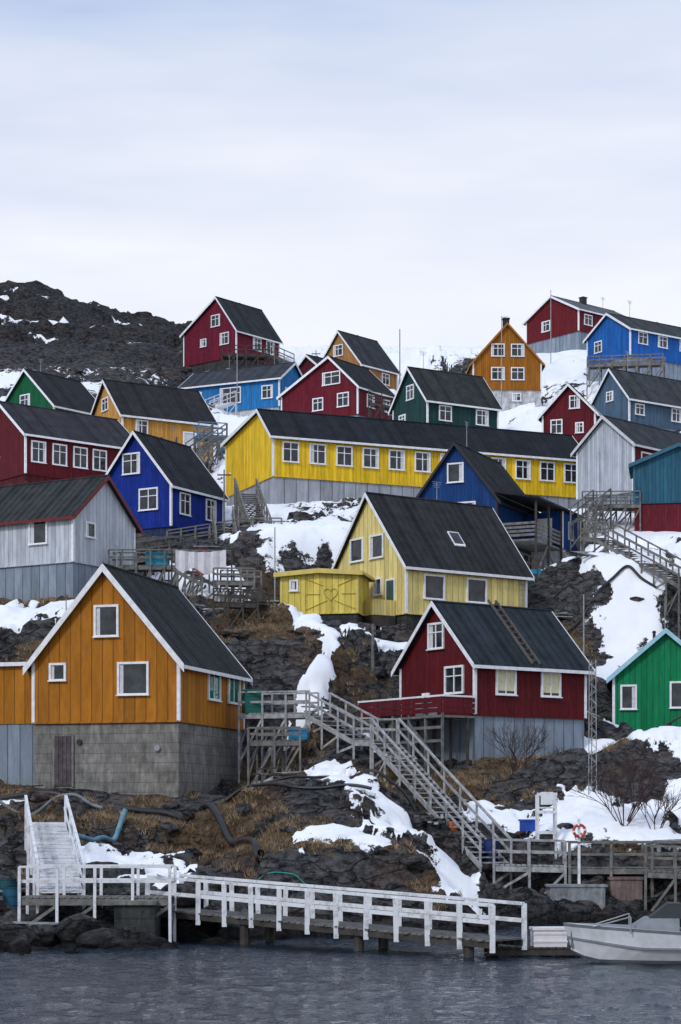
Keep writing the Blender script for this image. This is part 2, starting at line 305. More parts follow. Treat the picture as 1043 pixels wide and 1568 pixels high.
# ------------------------------------------------------------------ houses
def build_house(h):
    C=h['C'];A=h['A'];B=h['B'];zb,zs,ze,zr=h['zb'],h['zs'],h['ze'],h['zr']; g=h.get('g','L'); rf=h.get('rf',.5); ze2=h.get('ze2',ze)
    e=bpy.data.objects.new(h['n'],None); e.empty_display_size=1; COL.objects.link(e); e.location=(C[0],C[1],0); e.rotation_euler=(0,0,R(90-h['p']))
    if g=='L': Lr,Wg=B,A; fn=lambda x,y,z:(x,y,z)
    else: Lr,Wg=A,B; fn=lambda x,y,z:(y,x,z)
    r=rf*Wg; wm=paint(h['col'],h['board']); tc=h.get('trimc'); TM=plain('trim_paint',tc,.5,.15) if tc else WHITE
    BM=plain('barge_paint',h['bargec'],.5,.15) if 'bargec' in h else TM
    w=MB(); w.prism([(0,zs),(Wg,zs),(Wg,ze2-.02),(r,zr-.02),(0,ze-.02)],0,Lr,wm,fn)
    if 'rcol' in h: w.box(.02,B-.02,-.03,.0,zs,ze-.02,paint(h['rcol'],.2))
    w.obj('walls',e)
    f=MB(); f.box(.06,Lr-.06,.06,Wg-.06,zb-4,zs+.03,FND[h['fnd']](),fn); f.obj('foundation',e)
    rm=roofm(h['roof'],0 if g=='L' else 1); ro=MB(); oh=.28; ov=.3; th=.1
    k1=(zr-ze)/r; k2=(zr-ze2)/(Wg-r)
    e1=(-ov,ze-k1*ov); e2=(Wg+ov,ze2-k2*ov)
    ro.prism([(e1[0],e1[1]),(r,zr),(r,zr+th),(e1[0],e1[1]+th)],-oh,Lr+oh,rm,fn)
    ro.prism([(r,zr),(e2[0],e2[1]),(e2[0],e2[1]+th),(r,zr+th)],-oh,Lr+oh,rm,fn)
    ro.cyl(fn(-oh,r,zr+th),fn(Lr+oh,r,zr+th),.07,.07,rm,6)
    if C[1]<135:
        nk=int((Lr+.4)/.5)
        for i in range(nk):
            xx=-.2+i*.5
            for (ya,za,yb,zb_) in ((e1[0],e1[1],r,zr),(r,zr,e2[0],e2[1])):
                P=fn(xx,ya,za+th+.012); Q=fn(xx,yb,zb_+th+.012); ro.beam(P,Q,.035,.03,rm)
    ro.obj('roof',e)
    t=MB(); fh=h.get('fasc',.12)
    for xa,xb in ((-oh-.035,-oh-.002),(Lr+oh+.002,Lr+oh+.035)):
        t.prism([(e1[0]-.02,e1[1]-fh),(r,zr-fh),(r,zr+th+.03),(e1[0]-.02,e1[1]+th+.03)],xa,xb,BM,fn)
        t.prism([(r+.002,zr-fh),(e2[0]+.02,e2[1]-fh),(e2[0]+.02,e2[1]+th+.03),(r+.002,zr+th+.03)],xa,xb,BM,fn)
    t.box(-oh,Lr+oh,e1[0]-.035,e1[0]-.002,e1[1]-.06,e1[1]+th-.01,BM,fn)
    t.box(-oh,Lr+oh,e2[0]+.002,e2[0]+.035,e2[1]-.06,e2[1]+th-.01,BM,fn)
    cw=.11
    t.box(-.03,0,-.03,cw,zs,ze-.03,TM); t.box(0,cw,-.033,0,zs,ze-.03,TM)
    t.box(-.03,0,A-cw,A+.03,zs,(ze2 if g=='L' else ze)-.03,TM); t.box(B-cw,B+.03,-.033,0,zs,(ze if g=='L' else ze2)-.03,TM)
    t.box(-.045,-.0,.0,A,zs-.03,zs+.04,wm); t.box(.0,B,-.045,0,zs-.03,zs+.04,wm)
    t.obj('trim_boards',e)
    wi=MB(); gl=MB()
    for (fc,u,v,ww,hh,st) in h['win']:
        F=(lambda a,d,z:(-d,a,z)) if fc=='L' else (lambda a,d,z:(a,-d,z))
        z=zs+v; u0,u1,z0,z1=u-ww/2,u+ww/2,z-hh/2,z+hh/2; fr=.1
        d0,d1=(.001,.08)
        if v<0: d0=-.05
        wi.box(u0,u0+fr,d0,d1,z0,z1,WHITE,F); wi.box(u1-fr,u1,d0,d1,z0,z1,WHITE,F)
        wi.box(u0+fr,u1-fr,d0,d1,z0,z0+fr,WHITE,F); wi.box(u0+fr,u1-fr,d0,d1,z1-fr,z1,WHITE,F)
        wi.box(u0-.04,u1+.04,d1,d1+.05,z0-.01,z0+.04,WHITE,F)
        if st=='x':
            wi.box(u-.03,u+.03,d0,d1-.015,z0+fr,z1-fr,WHITE,F)
            zz=z0+hh*.64; wi.box(u0+fr,u-.03,d0,d1-.02,zz-.025,zz+.025,WHITE,F); wi.box(u+.03,u1-fr,d0,d1-.02,zz-.025,zz+.025,WHITE,F)
        elif st in 'gc' :
            wi.box(u-.025,u+.025,d0,d1-.03,z0+fr,z1-fr,WHITE,F)
        G1={'g':GLG,'c':CUR,'w':CURW}.get(st,GL)
        gl.box(u0+fr,u1-fr,d0,.018,z0+fr,z1-fr,G1,F)
        if st in 'xp' and random.random()<.55:
            s=random.choice([0,1]); wd=random.uniform(.12,.25); a0=(u0+fr+.01) if s else (u1-fr-.01-wd)
            gl.box(a0,a0+wd,.019,.024,z0+fr+.01,z1-fr-.01,CURW,F)
        if st in 'c': gl.box(u0+fr,u1-fr,.019,.022,z0+fr,z0+fr+.12,GL,F)
    if h['win']: wi.obj('window_frames',e); gl.obj('window_panes',e)
    ch=MB(); cx=Lr*h.get('chim',.45)
    if 'chim' in h:
        p=fn(cx,r,0); ch.box(p[0]-.3,p[0]+.3,p[1]-.3,p[1]+.3,zr-.5,zr+.7,concrete('dark_concrete',(.07,.075,.075))); ch.box(p[0]-.36,p[0]+.36,p[1]-.36,p[1]+.36,zr+.7,zr+.8,WOODD)
    else:
        p=fn(Lr*.6,r+.5,0); ch.cyl((p[0],p[1],zr-.6),(p[0],p[1],zr+.3),.08,.08,BLACK); ch.cyl((p[0],p[1],zr+.3),(p[0],p[1],zr+.4),.14,.05,BLACK)
    ch.obj('chimney',e)
    if random.random()<.5:
        p=fn(Lr*random.uniform(.1,.9),r,0); an=MB(); hh=random.uniform(1,2); an.cyl((p[0],p[1],zr),(p[0],p[1],zr+hh),.025,.02,STEEL,5)
        for k in range(4): an.beam((p[0]-.35+.05*k,p[1],zr+hh-.1*k),(p[0]+.35-.05*k,p[1],zr+hh-.1*k),.02,.02,STEEL)
        an.obj('antenna',e)
    h['e']=e; return e
for h in HS: build_house(h)
def inside(x,y,m=.3):
    for h in HS:
        ph=R(h['p']); dx,dy=x-h['C'][0],y-h['C'][1]
        p=dx*math.sin(ph)+dy*math.cos(ph); q=-dx*math.cos(ph)+dy*math.sin(ph)
        if -m<p<h['B']+m and -m<q<h['A']+m: return True
    return False
# --- extras on particular houses
h=HS[0]; e=h['e']; a=MB()
a.box(.25,5.5,6.83,11.5,8.03,10.55,paint(h['col'],.5)); a.box(.3,5.4,6.78,11.4,1.5,8.02,FND['greyblue']())
a.box(.05,5.7,6.95,11.7,10.55,10.72,WHITE); a.box(.1,5.6,6.97,11.6,10.72,10.76,roofm(h['roof'],0)); a.obj('annex',e)
a=MB(); DM=plain('old_door_wood',(.085,.07,.075),.8,.5); a.box(.0,.05,4.95,5.75,5.3,7.45,DM)
for k in range(4): a.box(-.02,-.001,5.0+k*.19,5.15+k*.19,5.35,7.4,DM)
a.box(-.03,0.05,4.86,4.95,5.25,7.5,WOOD); a.box(-.03,.05,5.75,5.84,5.25,7.5,WOOD); a.box(-.03,.05,4.95,5.75,7.45,7.53,WOOD)
a.obj('basement_door',e)
a=MB(); a.cyl((-.05,1.0,6.9),(.06,1.0,6.9),.13,.13,STEEL); a.cyl((-.05,4.6,7.2),(.06,4.6,7.2),.12,.12,BLACK); a.obj('vent',e)
h=HS[1]; e=h['e']; d=MB(); DR=paint((.14,.012,.022),.3)
d.box(-1.95,-.05,-.1,6.2,8.40,8.5,WOOD)
for z in (8.62,8.86,9.10): d.box(-1.98,-1.94,-.12,6.2,z,z+.2,DR); d.box(-1.9,-.1,-.14,-.1,z,z+.2,DR)
d.box(-2.02,-1.90,-.15,6.25,9.32,9.40,WHITE); d.box(-1.9,-.1,-.18,-.08,9.32,9.40,WHITE)
for y in np.linspace(-.05,6.1,6):
    d.box(-1.93,-1.83,y-.05,y+.05,5.0,9.32,WOOD)
    d.box(-.5,-.4,y-.05,y+.05,5.2,8.4,WOODD)
for z in (7.9,7.3): d.box(-1.92,-1.86,-.1,6.1,z,z+.13,WOOD)
d.beam((-1.9,0,6.2),(-1.9,2.4,8.2),.06,.12,WOOD); d.beam((-1.9,5,6.2),(-1.9,3.7,8.2),.06,.12,WOOD)
d.box(-1.7,-1.2,1.2,1.7,8.5,9.0,WHITE); d.box(-1.7,-1.62,1.2,1.7,9.0,9.55,WHITE); d.box(-1.2,-.7,4.6,5.6,8.5,9.25,WOODD); d.box(-1.0,-.5,2.5,3.1,8.5,9.3,STEEL)
d.obj('deck',e)
l=MB(); A=h['A']; k=(h['zr']-h['ze'])/(A/2)
def rp(x,y,dz=.16): return (x,y,h['ze']+k*y+dz)
LW=plain('old_ladder_wood',(.11,.095,.085),.8,.3)
for x in (3.2,3.65): l.beam(rp(x,-.25,.24),rp(x,A/2+.15,.24),.07,.1,LW)
for i in range(11): yy=-.1+i*.28; l.beam(rp(3.2,yy,.26),rp(3.65,yy,.26),.05,.05,LW)
l.obj('roof_ladder',e)
h=HS[2]; e=h['e']; k=(h['zr']-h['ze'])/(h['A']/2); l=MB()
for (x0,x1,y0,y1,dz,m) in ((4.2,5.0,1.05,1.75,.16,WHITE),(4.28,4.92,1.12,1.68,.19,GL)):
    l.add([(x0,y0,h['ze']+k*y0+dz),(x1,y0,h['ze']+k*y0+dz),(x1,y1,h['ze']+k*y1+dz),(x0,y1,h['ze']+k*y1+dz),
           (x0,y0,h['ze']+k*y0),(x1,y0,h['ze']+k*y0),(x1,y1,h['ze']+k*y1),(x0,y1,h['ze']+k*y1)],MB.BF,m)
l.obj('skylight',e)
l=MB()
for x in (8.0,8.35): l.cyl((x,-.12,14.6),(x,-.12,17.4),.025,.025,STEEL,5); l.cyl((x,-.2,17.4),(x,2.0,20.3),.025,.025,STEEL,5)
for i in range(9): l.cyl((8.0,-.12,14.8+i*.3),(8.35,-.12,14.8+i*.3),.015,.015,STEEL,4)
l.obj('wall_ladder',e)
YP=paint((.82,.67,.25),.2)
l=MB(); l.box(-1.5,-.06,.9,2.1,14.4,15.0,WOODD); l.box(-1.5,-1.42,.9,2.1,15.0,15.85,YP); l.box(-1.42,-.06,.9,.98,15.0,15.85,YP)
for y in (.95,2.05): l.box(-1.5,-1.4,y-.05,y+.05,11,14.4,WOOD)
l.box(-.09,-.0,.95,1.8,15.1,17.1,WHITE); l.box(-.11,-.09,1.05,1.7,15.15,17.0,plain('green_door',(.05,.10,.09),.5,.2)); l.obj('entrance_porch',e)
h=HS[3]; e=h['e']; l=MB(); HM=plain('ochre_paint',(.42,.29,.05)); pts=[]
for i in range(33):
    t=2*math.pi*i/32; pts.append((-.03,1.5-.032*16*math.sin(t)**3*.75,16.05+.032*(13*math.cos(t)-5*math.cos(2*t)-2*math.cos(3*t)-math.cos(4*t))*.75))
for i in range(32): l.beam(pts[i],pts[i+1],.02,.035,HM,up=(1,0,0))
for q in (((-.03,.1,16.9),(-.03,1.1,16.5)),((-.03,.1,15.2),(-.03,1.3,15.7)),((-.03,1.9,16.5),(-.03,2.9,16.9)),((-.03,1.7,15.7),(-.03,2.9,15.2)),((-.03,2.9,15),(-.03,2.9,17.1)),((-.03,.1,16.05),(-.03,.9,16.05)),((-.03,2.1,16.05),(-.03,2.9,16.05))): l.beam(q[0],q[1],.02,.03,HM,up=(1,0,0))
l.obj('heart_ornament',e)
h=HS[4]; e=h['e']; a=MB()
a.box(5.2,9.6,-2.6,-.04,21.6,24.0,paint((.006,.06,.25),.25)); a.box(5.25,9.5,-2.55,-.1,15.5,21.6,FND['white']())
a.prism([(-2.9,24.05),(.1,24.6),(.1,24.72),(-2.9,24.17)],-.3,9.9,roofm((.03,.03,.035),0))
a.box(.0,5.2,-2.5,-.04,21.45,21.58,WOOD)
for z in (21.75,22.0,22.25,22.5): a.box(.0,5.2,-2.55,-2.5,z,z+.16,WOOD); a.box(-.05,0,-2.5,-.05,z,z+.16,WOOD)
for x in (.05,2.5,5.05): a.box(x,x+.12,-2.62,-2.5,16,24.0,WOODD)
a.box(.3,5.1,-.5,-.1,15.5,21.4,FND['dark']())
a.beam((.1,-2.5,19),(2.5,-2.5,21.4),.08,.12,WOOD); a.beam((5,-2.5,19),(2.6,-2.5,21.4),.08,.12,WOOD)
a.box(5.14,5.2,-1.9,-.9,21.7,23.6,WHITE); a.box(6.4,7.4,-2.66,-2.6,22.3,23.5,WHITE); a.box(6.5,7.3,-2.68,-2.66,22.4,23.4,GL)
a.box(5.15,5.3,-2.66,-2.6,21.6,24.0,WHITE); a.box(9.5,9.64,-2.66,-2.6,21.6,24.0,WHITE)
a.obj('porch',e)
# ------------------------------------------------------------------ terrain mesh
def seg(a,b,s): return list(np.arange(a,b,s))
ys=np.array(seg(20,56,1.2)+seg(56,104,.17)+seg(104,160,.4)+seg(160,312,.85)+seg(312,700,22))
xs=np.array(seg(-420,-62,18)+seg(-62,-21,.7)+seg(-21,21,.17)+seg(21,62,.6)+seg(62,430,18))
X,Y=np.meshgrid(xs,ys); Z=ground(X.ravel(),Y.ravel()); S=snowf(X.ravel(),Y.ravel()); GR=grassf(X.ravel(),Y.ravel())
Zg=Z.reshape(X.shape); gy,gx=np.gradient(Zg,ys,xs); slope=np.hypot(gx,gy).ravel()
GR=GR-np.clip(slope-.9,0,2)*.25
S=S-np.clip(slope-.75,0,1.5)*.55*np.where(Y.ravel()<108,.5,.5)
S=np.where(Z<.6,S-.9*np.clip(.6-Z,0,1),S)
Zs=ground(X.ravel(),Y.ravel(),False)
k_=ss(.0,.5,S)*np.where(Y.ravel()<205,1,.4); Z=Z*(1-k_*.5)+Zs*k_*.5+.13*ss(-.05,.3,S)
nx,ny=len(xs),len(ys)
V=np.stack([X.ravel(),Y.ravel(),Z],1)
idx=np.arange(nx*ny).reshape(ny,nx)
F=np.stack([idx[:-1,:-1].ravel(),idx[:-1,1:].ravel(),idx[1:,1:].ravel(),idx[1:,:-1].ravel()],1)
def gridmesh(name,V,F,smooth=True):
    me=bpy.data.meshes.new(name); me.vertices.add(len(V)); me.vertices.foreach_set('co',V.ravel()); me.loops.add(F.size); me.loops.foreach_set('vertex_index',F.ravel().astype(np.int32))
    me.polygons.add(len(F)); me.polygons.foreach_set('loop_start',np.arange(0,F.size,4,dtype=np.int32)); me.polygons.foreach_set('loop_total',np.full(len(F),4,np.int32)); me.update(); me.validate()
    me.polygons.foreach_set('use_smooth',[smooth]*len(F)); return me
me=gridmesh('hillside_ground',V,F)
for nm,arr in (('snow',S),('grass',GR)):
    at=me.attributes.new(nm,'FLOAT','POINT'); at.data.foreach_set('value',arr.astype(np.float32))
gnd=bpy.data.objects.new('hillside_ground',me); COL.objects.link(gnd)
def rockmat(ter=True):
    g=G('rock_snow_and_dead_grass' if ter else 'granite'); o=g.xyz()
    n1=g.noise(.35,5,.65); n2=g.noise(2.0,6,.78,sc3=(1,1,1.9)); n3=g.noise(5,5,.8)
    c=g.mix(g.mr(n2,.38,.64),(.012,.013,.016),(.19,.188,.19))
    c=g.mix(g.mr(n1,.52,.64,0,.75),c,g.mix(g.mr(n2,.33,.68),(.04,.028,.024),(.26,.195,.175)))
    c=g.mix(g.M('MULTIPLY',g.mr(n3,.60,.68),g.mr(n1,.42,.5,0,.5)),c,(.20,.11,.035))
    vo=g.nd('ShaderNodeTexVoronoi',feature='DISTANCE_TO_EDGE')
    mp=g.nd('ShaderNodeMapping'); g.put(mp.inputs[0],g.obj()); mp.inputs['Scale'].default_value=(.55,.8,1.9); mp.inputs['Rotation'].default_value=(.3,.4,.5)
    dv=g.nd('ShaderNodeVectorMath',operation='ADD'); g.put(dv.inputs[0],mp.outputs[0]); g.put(dv.inputs[1],g.scale(g.mix(.5,n1,n2),1.6)); g.put(vo.inputs['Vector'],dv.outputs[0]); vo.inputs['Scale'].default_value=1.0
    cr=g.mr(vo.outputs[0],0,.045)
    c=g.mix(cr,g.scale(c,.15),c)
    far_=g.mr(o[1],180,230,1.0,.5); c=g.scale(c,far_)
    hgt=g.M('ADD',n2,g.M('MULTIPLY',cr,.25))
    wet=g.mr(o[2],.15,.9); c=g.mix(wet,g.scale(c,.22),c)
    nrm=g.bump(hgt,1.0,.42)
    if ter:
        at=g.nd('ShaderNodeAttribute',attribute_name='grass'); gm=g.M('ADD',at.outputs['Fac'],g.M('MULTIPLY',g.M('SUBTRACT',n2,.5),1.9)); gm=g.mr(gm,.0,.2)
        gc=g.mix(g.mr(n3,.35,.65),(.045,.029,.018),(.27,.185,.10)); gc=g.mix(g.mr(n1,.45,.6,0,.5),gc,(.09,.052,.034))
        c=g.mix(g.M('MULTIPLY',gm,wet),c,gc)
        as_=g.nd('ShaderNodeAttribute',attribute_name='snow'); sm=g.M('ADD',as_.outputs['Fac'],g.M('MULTIPLY',g.M('SUBTRACT',g.noise(1.6,6,.75),.5),1.7)); sm=g.mr(sm,.06,.12)
        sc_=g.mix(g.mr(n1,.35,.7),(.93,.94,.96),(.83,.86,.91))
        sc_=g.mix(g.mr(n3,.62,.74,0,.2),sc_,(.55,.53,.5))
        c=g.mix(sm,c,sc_)
        mx=g.nd('ShaderNodeMix',data_type='VECTOR'); g.put(mx.inputs[0],g.M('MULTIPLY',sm,.94)); g.put(mx.inputs[4],nrm); gn=g.nd('ShaderNodeNewGeometry'); g.put(mx.inputs[5],gn.outputs['Normal']); nrm=mx.outputs[1]
    return g.out(c,.85,nrm,.2)
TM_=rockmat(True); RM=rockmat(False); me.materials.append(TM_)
# ------------------------------------------------------------------ boulders
bm=bmesh.new(); bmesh.ops.create_icosphere(bm,subdivisions=3,radius=1); iv=np.array([v.co[:] for v in bm.verts]); ifc=[tuple(v.index for v in f.verts) for f in bm.faces]; bm.free()
def rocks(name,n,xr,yr,sr,seed):
    r=random.Random(seed); b=MB(); k=0
    while k<n:
        x=r.uniform(*xr); y=r.uniform(*yr)
        if inside(x,y,.6): continue
        z=gz(x,y)
        if float(snowf(np.array([x]),np.array([y]))[0])>.05 and r.random()<.8: k+=.2; continue
        s=r.uniform(*sr)*r.uniform(.6,1.2); k+=1
        v=iv.copy()
        for j in range(11):
            nrm=np.array([r.gauss(0,1),r.gauss(0,1),r.gauss(0,1)]); nrm/=np.linalg.norm(nrm); dd=r.uniform(.5,.85)
            pr=v@nrm; m=pr>dd; v[m]-=np.outer(pr[m]-dd,nrm)
        v=v*(1+.05*fbm(v[:,0]*3,v[:,1]*3+v[:,2]*2,1.0,2))[:,None]
        sx,sy,sz=s*r.uniform(.9,1.7),s*r.uniform(.8,1.2),s*r.uniform(.5,.95); an=r.uniform(0,3.14)
        v=v*[sx,sy,sz]; c_,s_=math.cos(an),math.sin(an); v=np.stack([v[:,0]*c_-v[:,1]*s_+x,v[:,0]*s_+v[:,1]*c_+y,v[:,2]+z-.05*s],1)
        b.add(v.tolist(),ifc,RM)
    return b.obj(name,smooth=False)
rocks('boulders',230,(-18,20),(62,112),(.15,.6),1)
rocks('shore_rocks',90,(-14,8),(57,68),(.3,.9),2)
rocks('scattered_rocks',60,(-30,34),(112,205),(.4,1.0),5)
# ------------------------------------------------------------------ dead grass tufts
r=np.random.RandomState(11); N=20000
tx=r.uniform(-19,20,N); ty=r.uniform(62,112,N); tz=ground(tx,ty); tg=grassf(tx,ty); ts=snowf(tx,ty)
ok=(tg>.03)&(ts<-.05)&(tz>.6); vv=[];ff=[]
for x,y,z in zip(tx[ok],ty[ok],tz[ok]):
    if inside(x,y,.05): continue
    for j in range(8):
        a=r.uniform(0,6.28); l=r.uniform(.10,.32); ox,oy=r.uniform(-.16,.16,2); w=.013
        bx,by=x+ox,y+oy; i=len(vv)
        vv+=[(bx-w,by,z-.08),(bx+w,by,z-.08),(bx+math.cos(a)*l*.8,by+math.sin(a)*l*.8,z+l*.9)]; ff.append((i,i+1,i+2))
tm=bpy.data.meshes.new('dead_grass'); tm.from_pydata(vv,[],ff); g=G('straw'); tm.materials.append(g.out(g.mix(g.mr(g.noise(2.5,3,.7),.35,.65),(.10,.065,.04),(.40,.29,.17)),.8)); o=bpy.data.objects.new('dead_grass',tm); COL.objects.link(o)
# ------------------------------------------------------------------ timber structures
def walkway(b,p,q,w,m,rails=(1,1),post=1.3,rh=1.0,sup=True,pw=.09,steps=False,brace=True,mp=None,planks=True):
    p=Vector(p);q=Vector(q);d=q-p; L=math.hypot(d.x,d.y); n=Vector((-d.y/L,d.x/L,0)); mp=mp or m
    for s in (-1,1):
        b.beam(p+n*s*w/2-Vector((0,0,.1)),q+n*s*w/2-Vector((0,0,.1)),.07,.2,m)
    if steps:
        k=max(3,int(abs(d.z)/.19))
        for i in range(k):
            c=p+d*((i+.5)/k); b.beam(c-n*w/2,c+n*w/2,.27,.05,m)
    elif planks:
        k=int(L/.2)
        for i in range(k):
            c=p+d*((i+.5)/k)+Vector((0,0,.03+random.uniform(0,.01))); b.beam(c-n*(w/2+.04),c+n*(w/2+.04),.17,.04,m)
    k=max(1,round(L/post))
    for si,s in enumerate((-1,1)):
        if rails[si]:
            b.beam(p+n*s*(w/2+.06)+Vector((0,0,rh)),q+n*s*(w/2+.06)+Vector((0,0,rh)),.1,.07,mp)
            b.beam(p+n*s*(w/2+.0)+Vector((0,0,rh*.55)),q+n*s*(w/2+.0)+Vector((0,0,rh*.55)),.04,.1,mp)
        for i in range(k+1):
            c=p+d*(i/k)+n*s*(w/2+.06); g0=gz(c.x,c.y)-.3 if sup else c.z-.35
            g0=max(g0,-1.2)
            top=c.z+(rh if rails[si] else -.05)
            b.beam((c.x,c.y,min(g0,c.z-.3)),(c.x+random.uniform(-.02,.02),c.y,top),pw,pw,mp if rails[si] else m)
            if sup and brace and c.z-g0>1.2 and i<k:
                c2=p+d*((i+1)/k)+n*s*(w/2+.06); b.beam((c.x,c.y,max(g0+.3,c.z-2.2)),(c2.x,c2.y,c2.z-.2),.04,.1,m)
    if sup and brace:
        for i in range(k+1):
            c=p+d*(i/k); g0=gz(c.x,c.y)
            if c.z-g0>1.0: b.beam((c+n*w/2)-Vector((0,0,.3)),c-n*w/2-Vector((0,0,min(1.6,c.z-g0))),.04,.09,m)
WG=plain('grey_weathered_timber',(.32,.32,.325),.85,.5,4)
b=MB()
walkway(b,(-4.4,89.3,8.6),(-1.2,88.4,8.6),1.3,WG)
walkway(b,(-1.0,88.2,8.56),(1.1,85.4,7.25),1.2,WG,steps=True)
walkway(b,(1.1,85.4,7.25),(1.9,84.5,7.2),1.3,WG,post=1)
walkway(b,(1.9,84.3,7.2),(6.0,75.8,2.1),1.25,WG,steps=True,post=1.45)
walkway(b,(5.9,75.4,2.1),(8.6,75.2,2.05),1.4,WG)
b.obj('wooden_staircase')
b=MB(); walkway(b,(-3.9,87.2,7.3),(-1.6,86.6,7.3),1.2,WOOD,post=1.1,rh=.6); b.obj('wooden_platform')
b=MB(); walkway(b,(8.7,75.5,2.0),(16.5,75.5,2.0),2.2,WOOD,post=1.5,pw=.1); walkway(b,(11.5,74,1.9),(17,73.2,1.7),1.2,WOOD,post=1.2); b.obj('wooden_deck_platform')
b=MB(); walkway(b,(-6.3,130,25.4),(-5.0,121.5,21.4),1.3,WOOD,steps=True,post=1); walkway(b,(-5.3,121,21.3),(-3.4,120.4,21.2),1.3,WOOD,post=.9);b.obj('wooden_staircase')
b=MB(); walkway(b,(-10.6,119.5,20.3),(-5.4,120,21.2),1.3,WOOD,post=.9); walkway(b,(-13.5,111.3,18.3),(-9.6,118.5,20.0),1.2,WOOD,post=1.1); walkway(b,(-7.3,121.5,22.2),(-6.8,117,19.8),1.1,WOOD,steps=True,post=1); b.obj('wooden_walkway')
b=MB(); walkway(b,(-13.0,109.5,17.9),(-9.2,110.2,18.0),1.1,WOOD,post=.8,rh=.9); walkway(b,(-9.2,110.2,18.0),(-7.2,108.0,16.8),1.0,WOOD,steps=True,post=.8); b.obj('wooden_walkway')
b=MB(); walkway(b,(15.8,117.5,20.6),(19.5,109.8,16.9),1.2,WOOD,steps=True); walkway(b,(14.6,118.3,20.7),(16,117.9,20.6),1.2,WOOD); walkway(b,(19.6,109.5,16.9),(23,109,16.8),1.3,WOOD); b.obj('wooden_staircase')
b=MB(); walkway(b,(16.6,133.0,25.0),(20.3,131.6,24.8),1.5,WOOD,post=.9,rh=.9); walkway(b,(17.6,132,25.0),(15.6,128,23.2),1.1,WOOD,steps=True); b.obj('wooden_walkway')
b=MB(); walkway(b,(18.0,96.5,8.3),(14.3,91.5,6.4),1.2,WOODD,steps=True); walkway(b,(17.2,97.6,8.3),(22,98,8.3),1.4,WOODD); b.obj('wooden_staircase')
b=MB(); walkway(b,(-12.3,204,51.9),(-7.4,204.3,51.9),1.8,WOODD,post=1.2,rh=.9); walkway(b,(-7.4,204.3,51.9),(-5.4,206,51.4),1.5,WOOD,post=1.2); b.obj('wooden_walkway')
b=MB(); walkway(b,(2.6,173.8,40.6),(7.2,173,39.5),1.3,WOODD,steps=True); b.obj('wooden_staircase')
b=MB(); walkway(b,(-12.6,180,41),(-10.4,183,42.6),1.5,WOODW,steps=True); b.obj('wooden_staircase')
b=MB(); walkway(b,(-10.6,128.5,25),(-11.5,146,31.2),1.3,WOODD); b.obj('wooden_walkway')
b=MB(); walkway(b,(-11.4,155,34.0),(-9.2,155.6,34.0),1.8,plain('blue_stained_wood',(.10,.2,.3)),post=1); walkway(b,(-9.5,154,33.8),(-11.3,150,31.6),1.1,WOOD,steps=True); b.obj('wooden_platform')
b=MB(); walkway(b,(24,190,47.6),(31,188,47.4),1.2,WOOD,post=1.3,rh=.8); b.obj('wooden_walkway')
b=MB(); walkway(b,(8.8,121,20.2),(12.2,119.5,18.6),1.0,WOODD,steps=True,post=1); b.obj('wooden_staircase')
b=MB(); walkway(b,(-6.2,100.5,14.9),(-3.9,99.5,14.7),1.2,WOODD,post=.8,rh=.7); walkway(b,(-6.6,104.8,16.5),(-4.4,104.2,16.4),1.0,WOOD,post=.7,rh=.7); b.obj('wooden_platform')
# white jetty
b=MB(); p=Vector((-5.75,64,1.0)); q=Vector((4.75,55.4,.5)); d=q-p; L=math.hypot(d.x,d.y); n=Vector((-d.y/L,d.x/L,0)); w=1.5
for s in (-1,1):
    o=n*s*w/2
    b.beam(p+o-Vector((0,0,.12)),q+o-Vector((0,0,.12)),.1,.18,WOODD)
    b.beam(p+o+Vector((0,0,1.05)),q+o+Vector((0,0,1.0)),.13,.09,WOODW)
    b.beam(p+o+Vector((0,0,.55)),q+o+Vector((0,0,.52)),.05,.12,WOODW)
    for i in range(13):
        c=p+d*(i/12)+o*1.06
        b.beam((c.x,c.y,c.z-.28-random.uniform(0,.08)),(c.x+random.uniform(-.03,.03),c.y,c.z+1.0),.15,.11,WOODW)
k=int(L/.24)
for i in range(k):
    c=p+d*((i+.5)/k); b.beam(c-n*(w/2+random.uniform(.02,.14)),c+n*(w/2+.05),.19,.05,WOOD)
for t in (.30,.635,.93):
    for s in (-1,1):
        c=p+d*t+n*s*w/2*.8; b.cyl((c.x,c.y,-1.5),(c.x,c.y,c.z-.1),.17,.15,WOODD,8)
b.obj('white_jetty_footbridge')
b=MB(); b.box(-7.0,-5.75,60.6,62.6,-1.2,1.25,concrete('dark_concrete',(.07,.075,.075))); b.box(-7.1,-5.7,60.5,62.7,1.25,1.38,concrete('cast_concrete',(.24,.235,.215))); b.obj('concrete_pier')
b=MB(); walkway(b,(-10.0,61.8,1.42),(-5.3,61.8,1.42),1.5,WOOD,mp=WOODW,post=1.25); b.obj('wooden_walkway')
b=MB(); walkway(b,(-10.9,72.5,3.75),(-8.95,62.7,1.5),1.35,WOODW,post=2.4,mp=WOODW); b.obj('gangway')
b=MB(); CB=concrete('blue_grey_concrete',(.27,.29,.31),False); b.box(7.85,9.9,73.3,74.4,-1,1.35,CB); b.box(7.75,10.0,73.25,74.4,1.35,1.43,CB); b.obj('concrete_quay_block')
b=MB(); CB=concrete('pink_concrete',(.22,.16,.15),False); b.box(10.2,11.4,74,76,-1,1.6,CB); b.box(10.15,11.45,73.95,76.05,1.6,1.7,CB); b.obj('concrete_quay_block')
b=MB()
for x in (7.75,8.45):
    for y in (76.9,77.5): b.beam((x,y,1.8),(x,y,4.85),.09,.09,WOODW)
for z in (3.3,4.1,4.8): b.box(7.7,8.5,76.83,76.87,z,z+.12,WOODW)
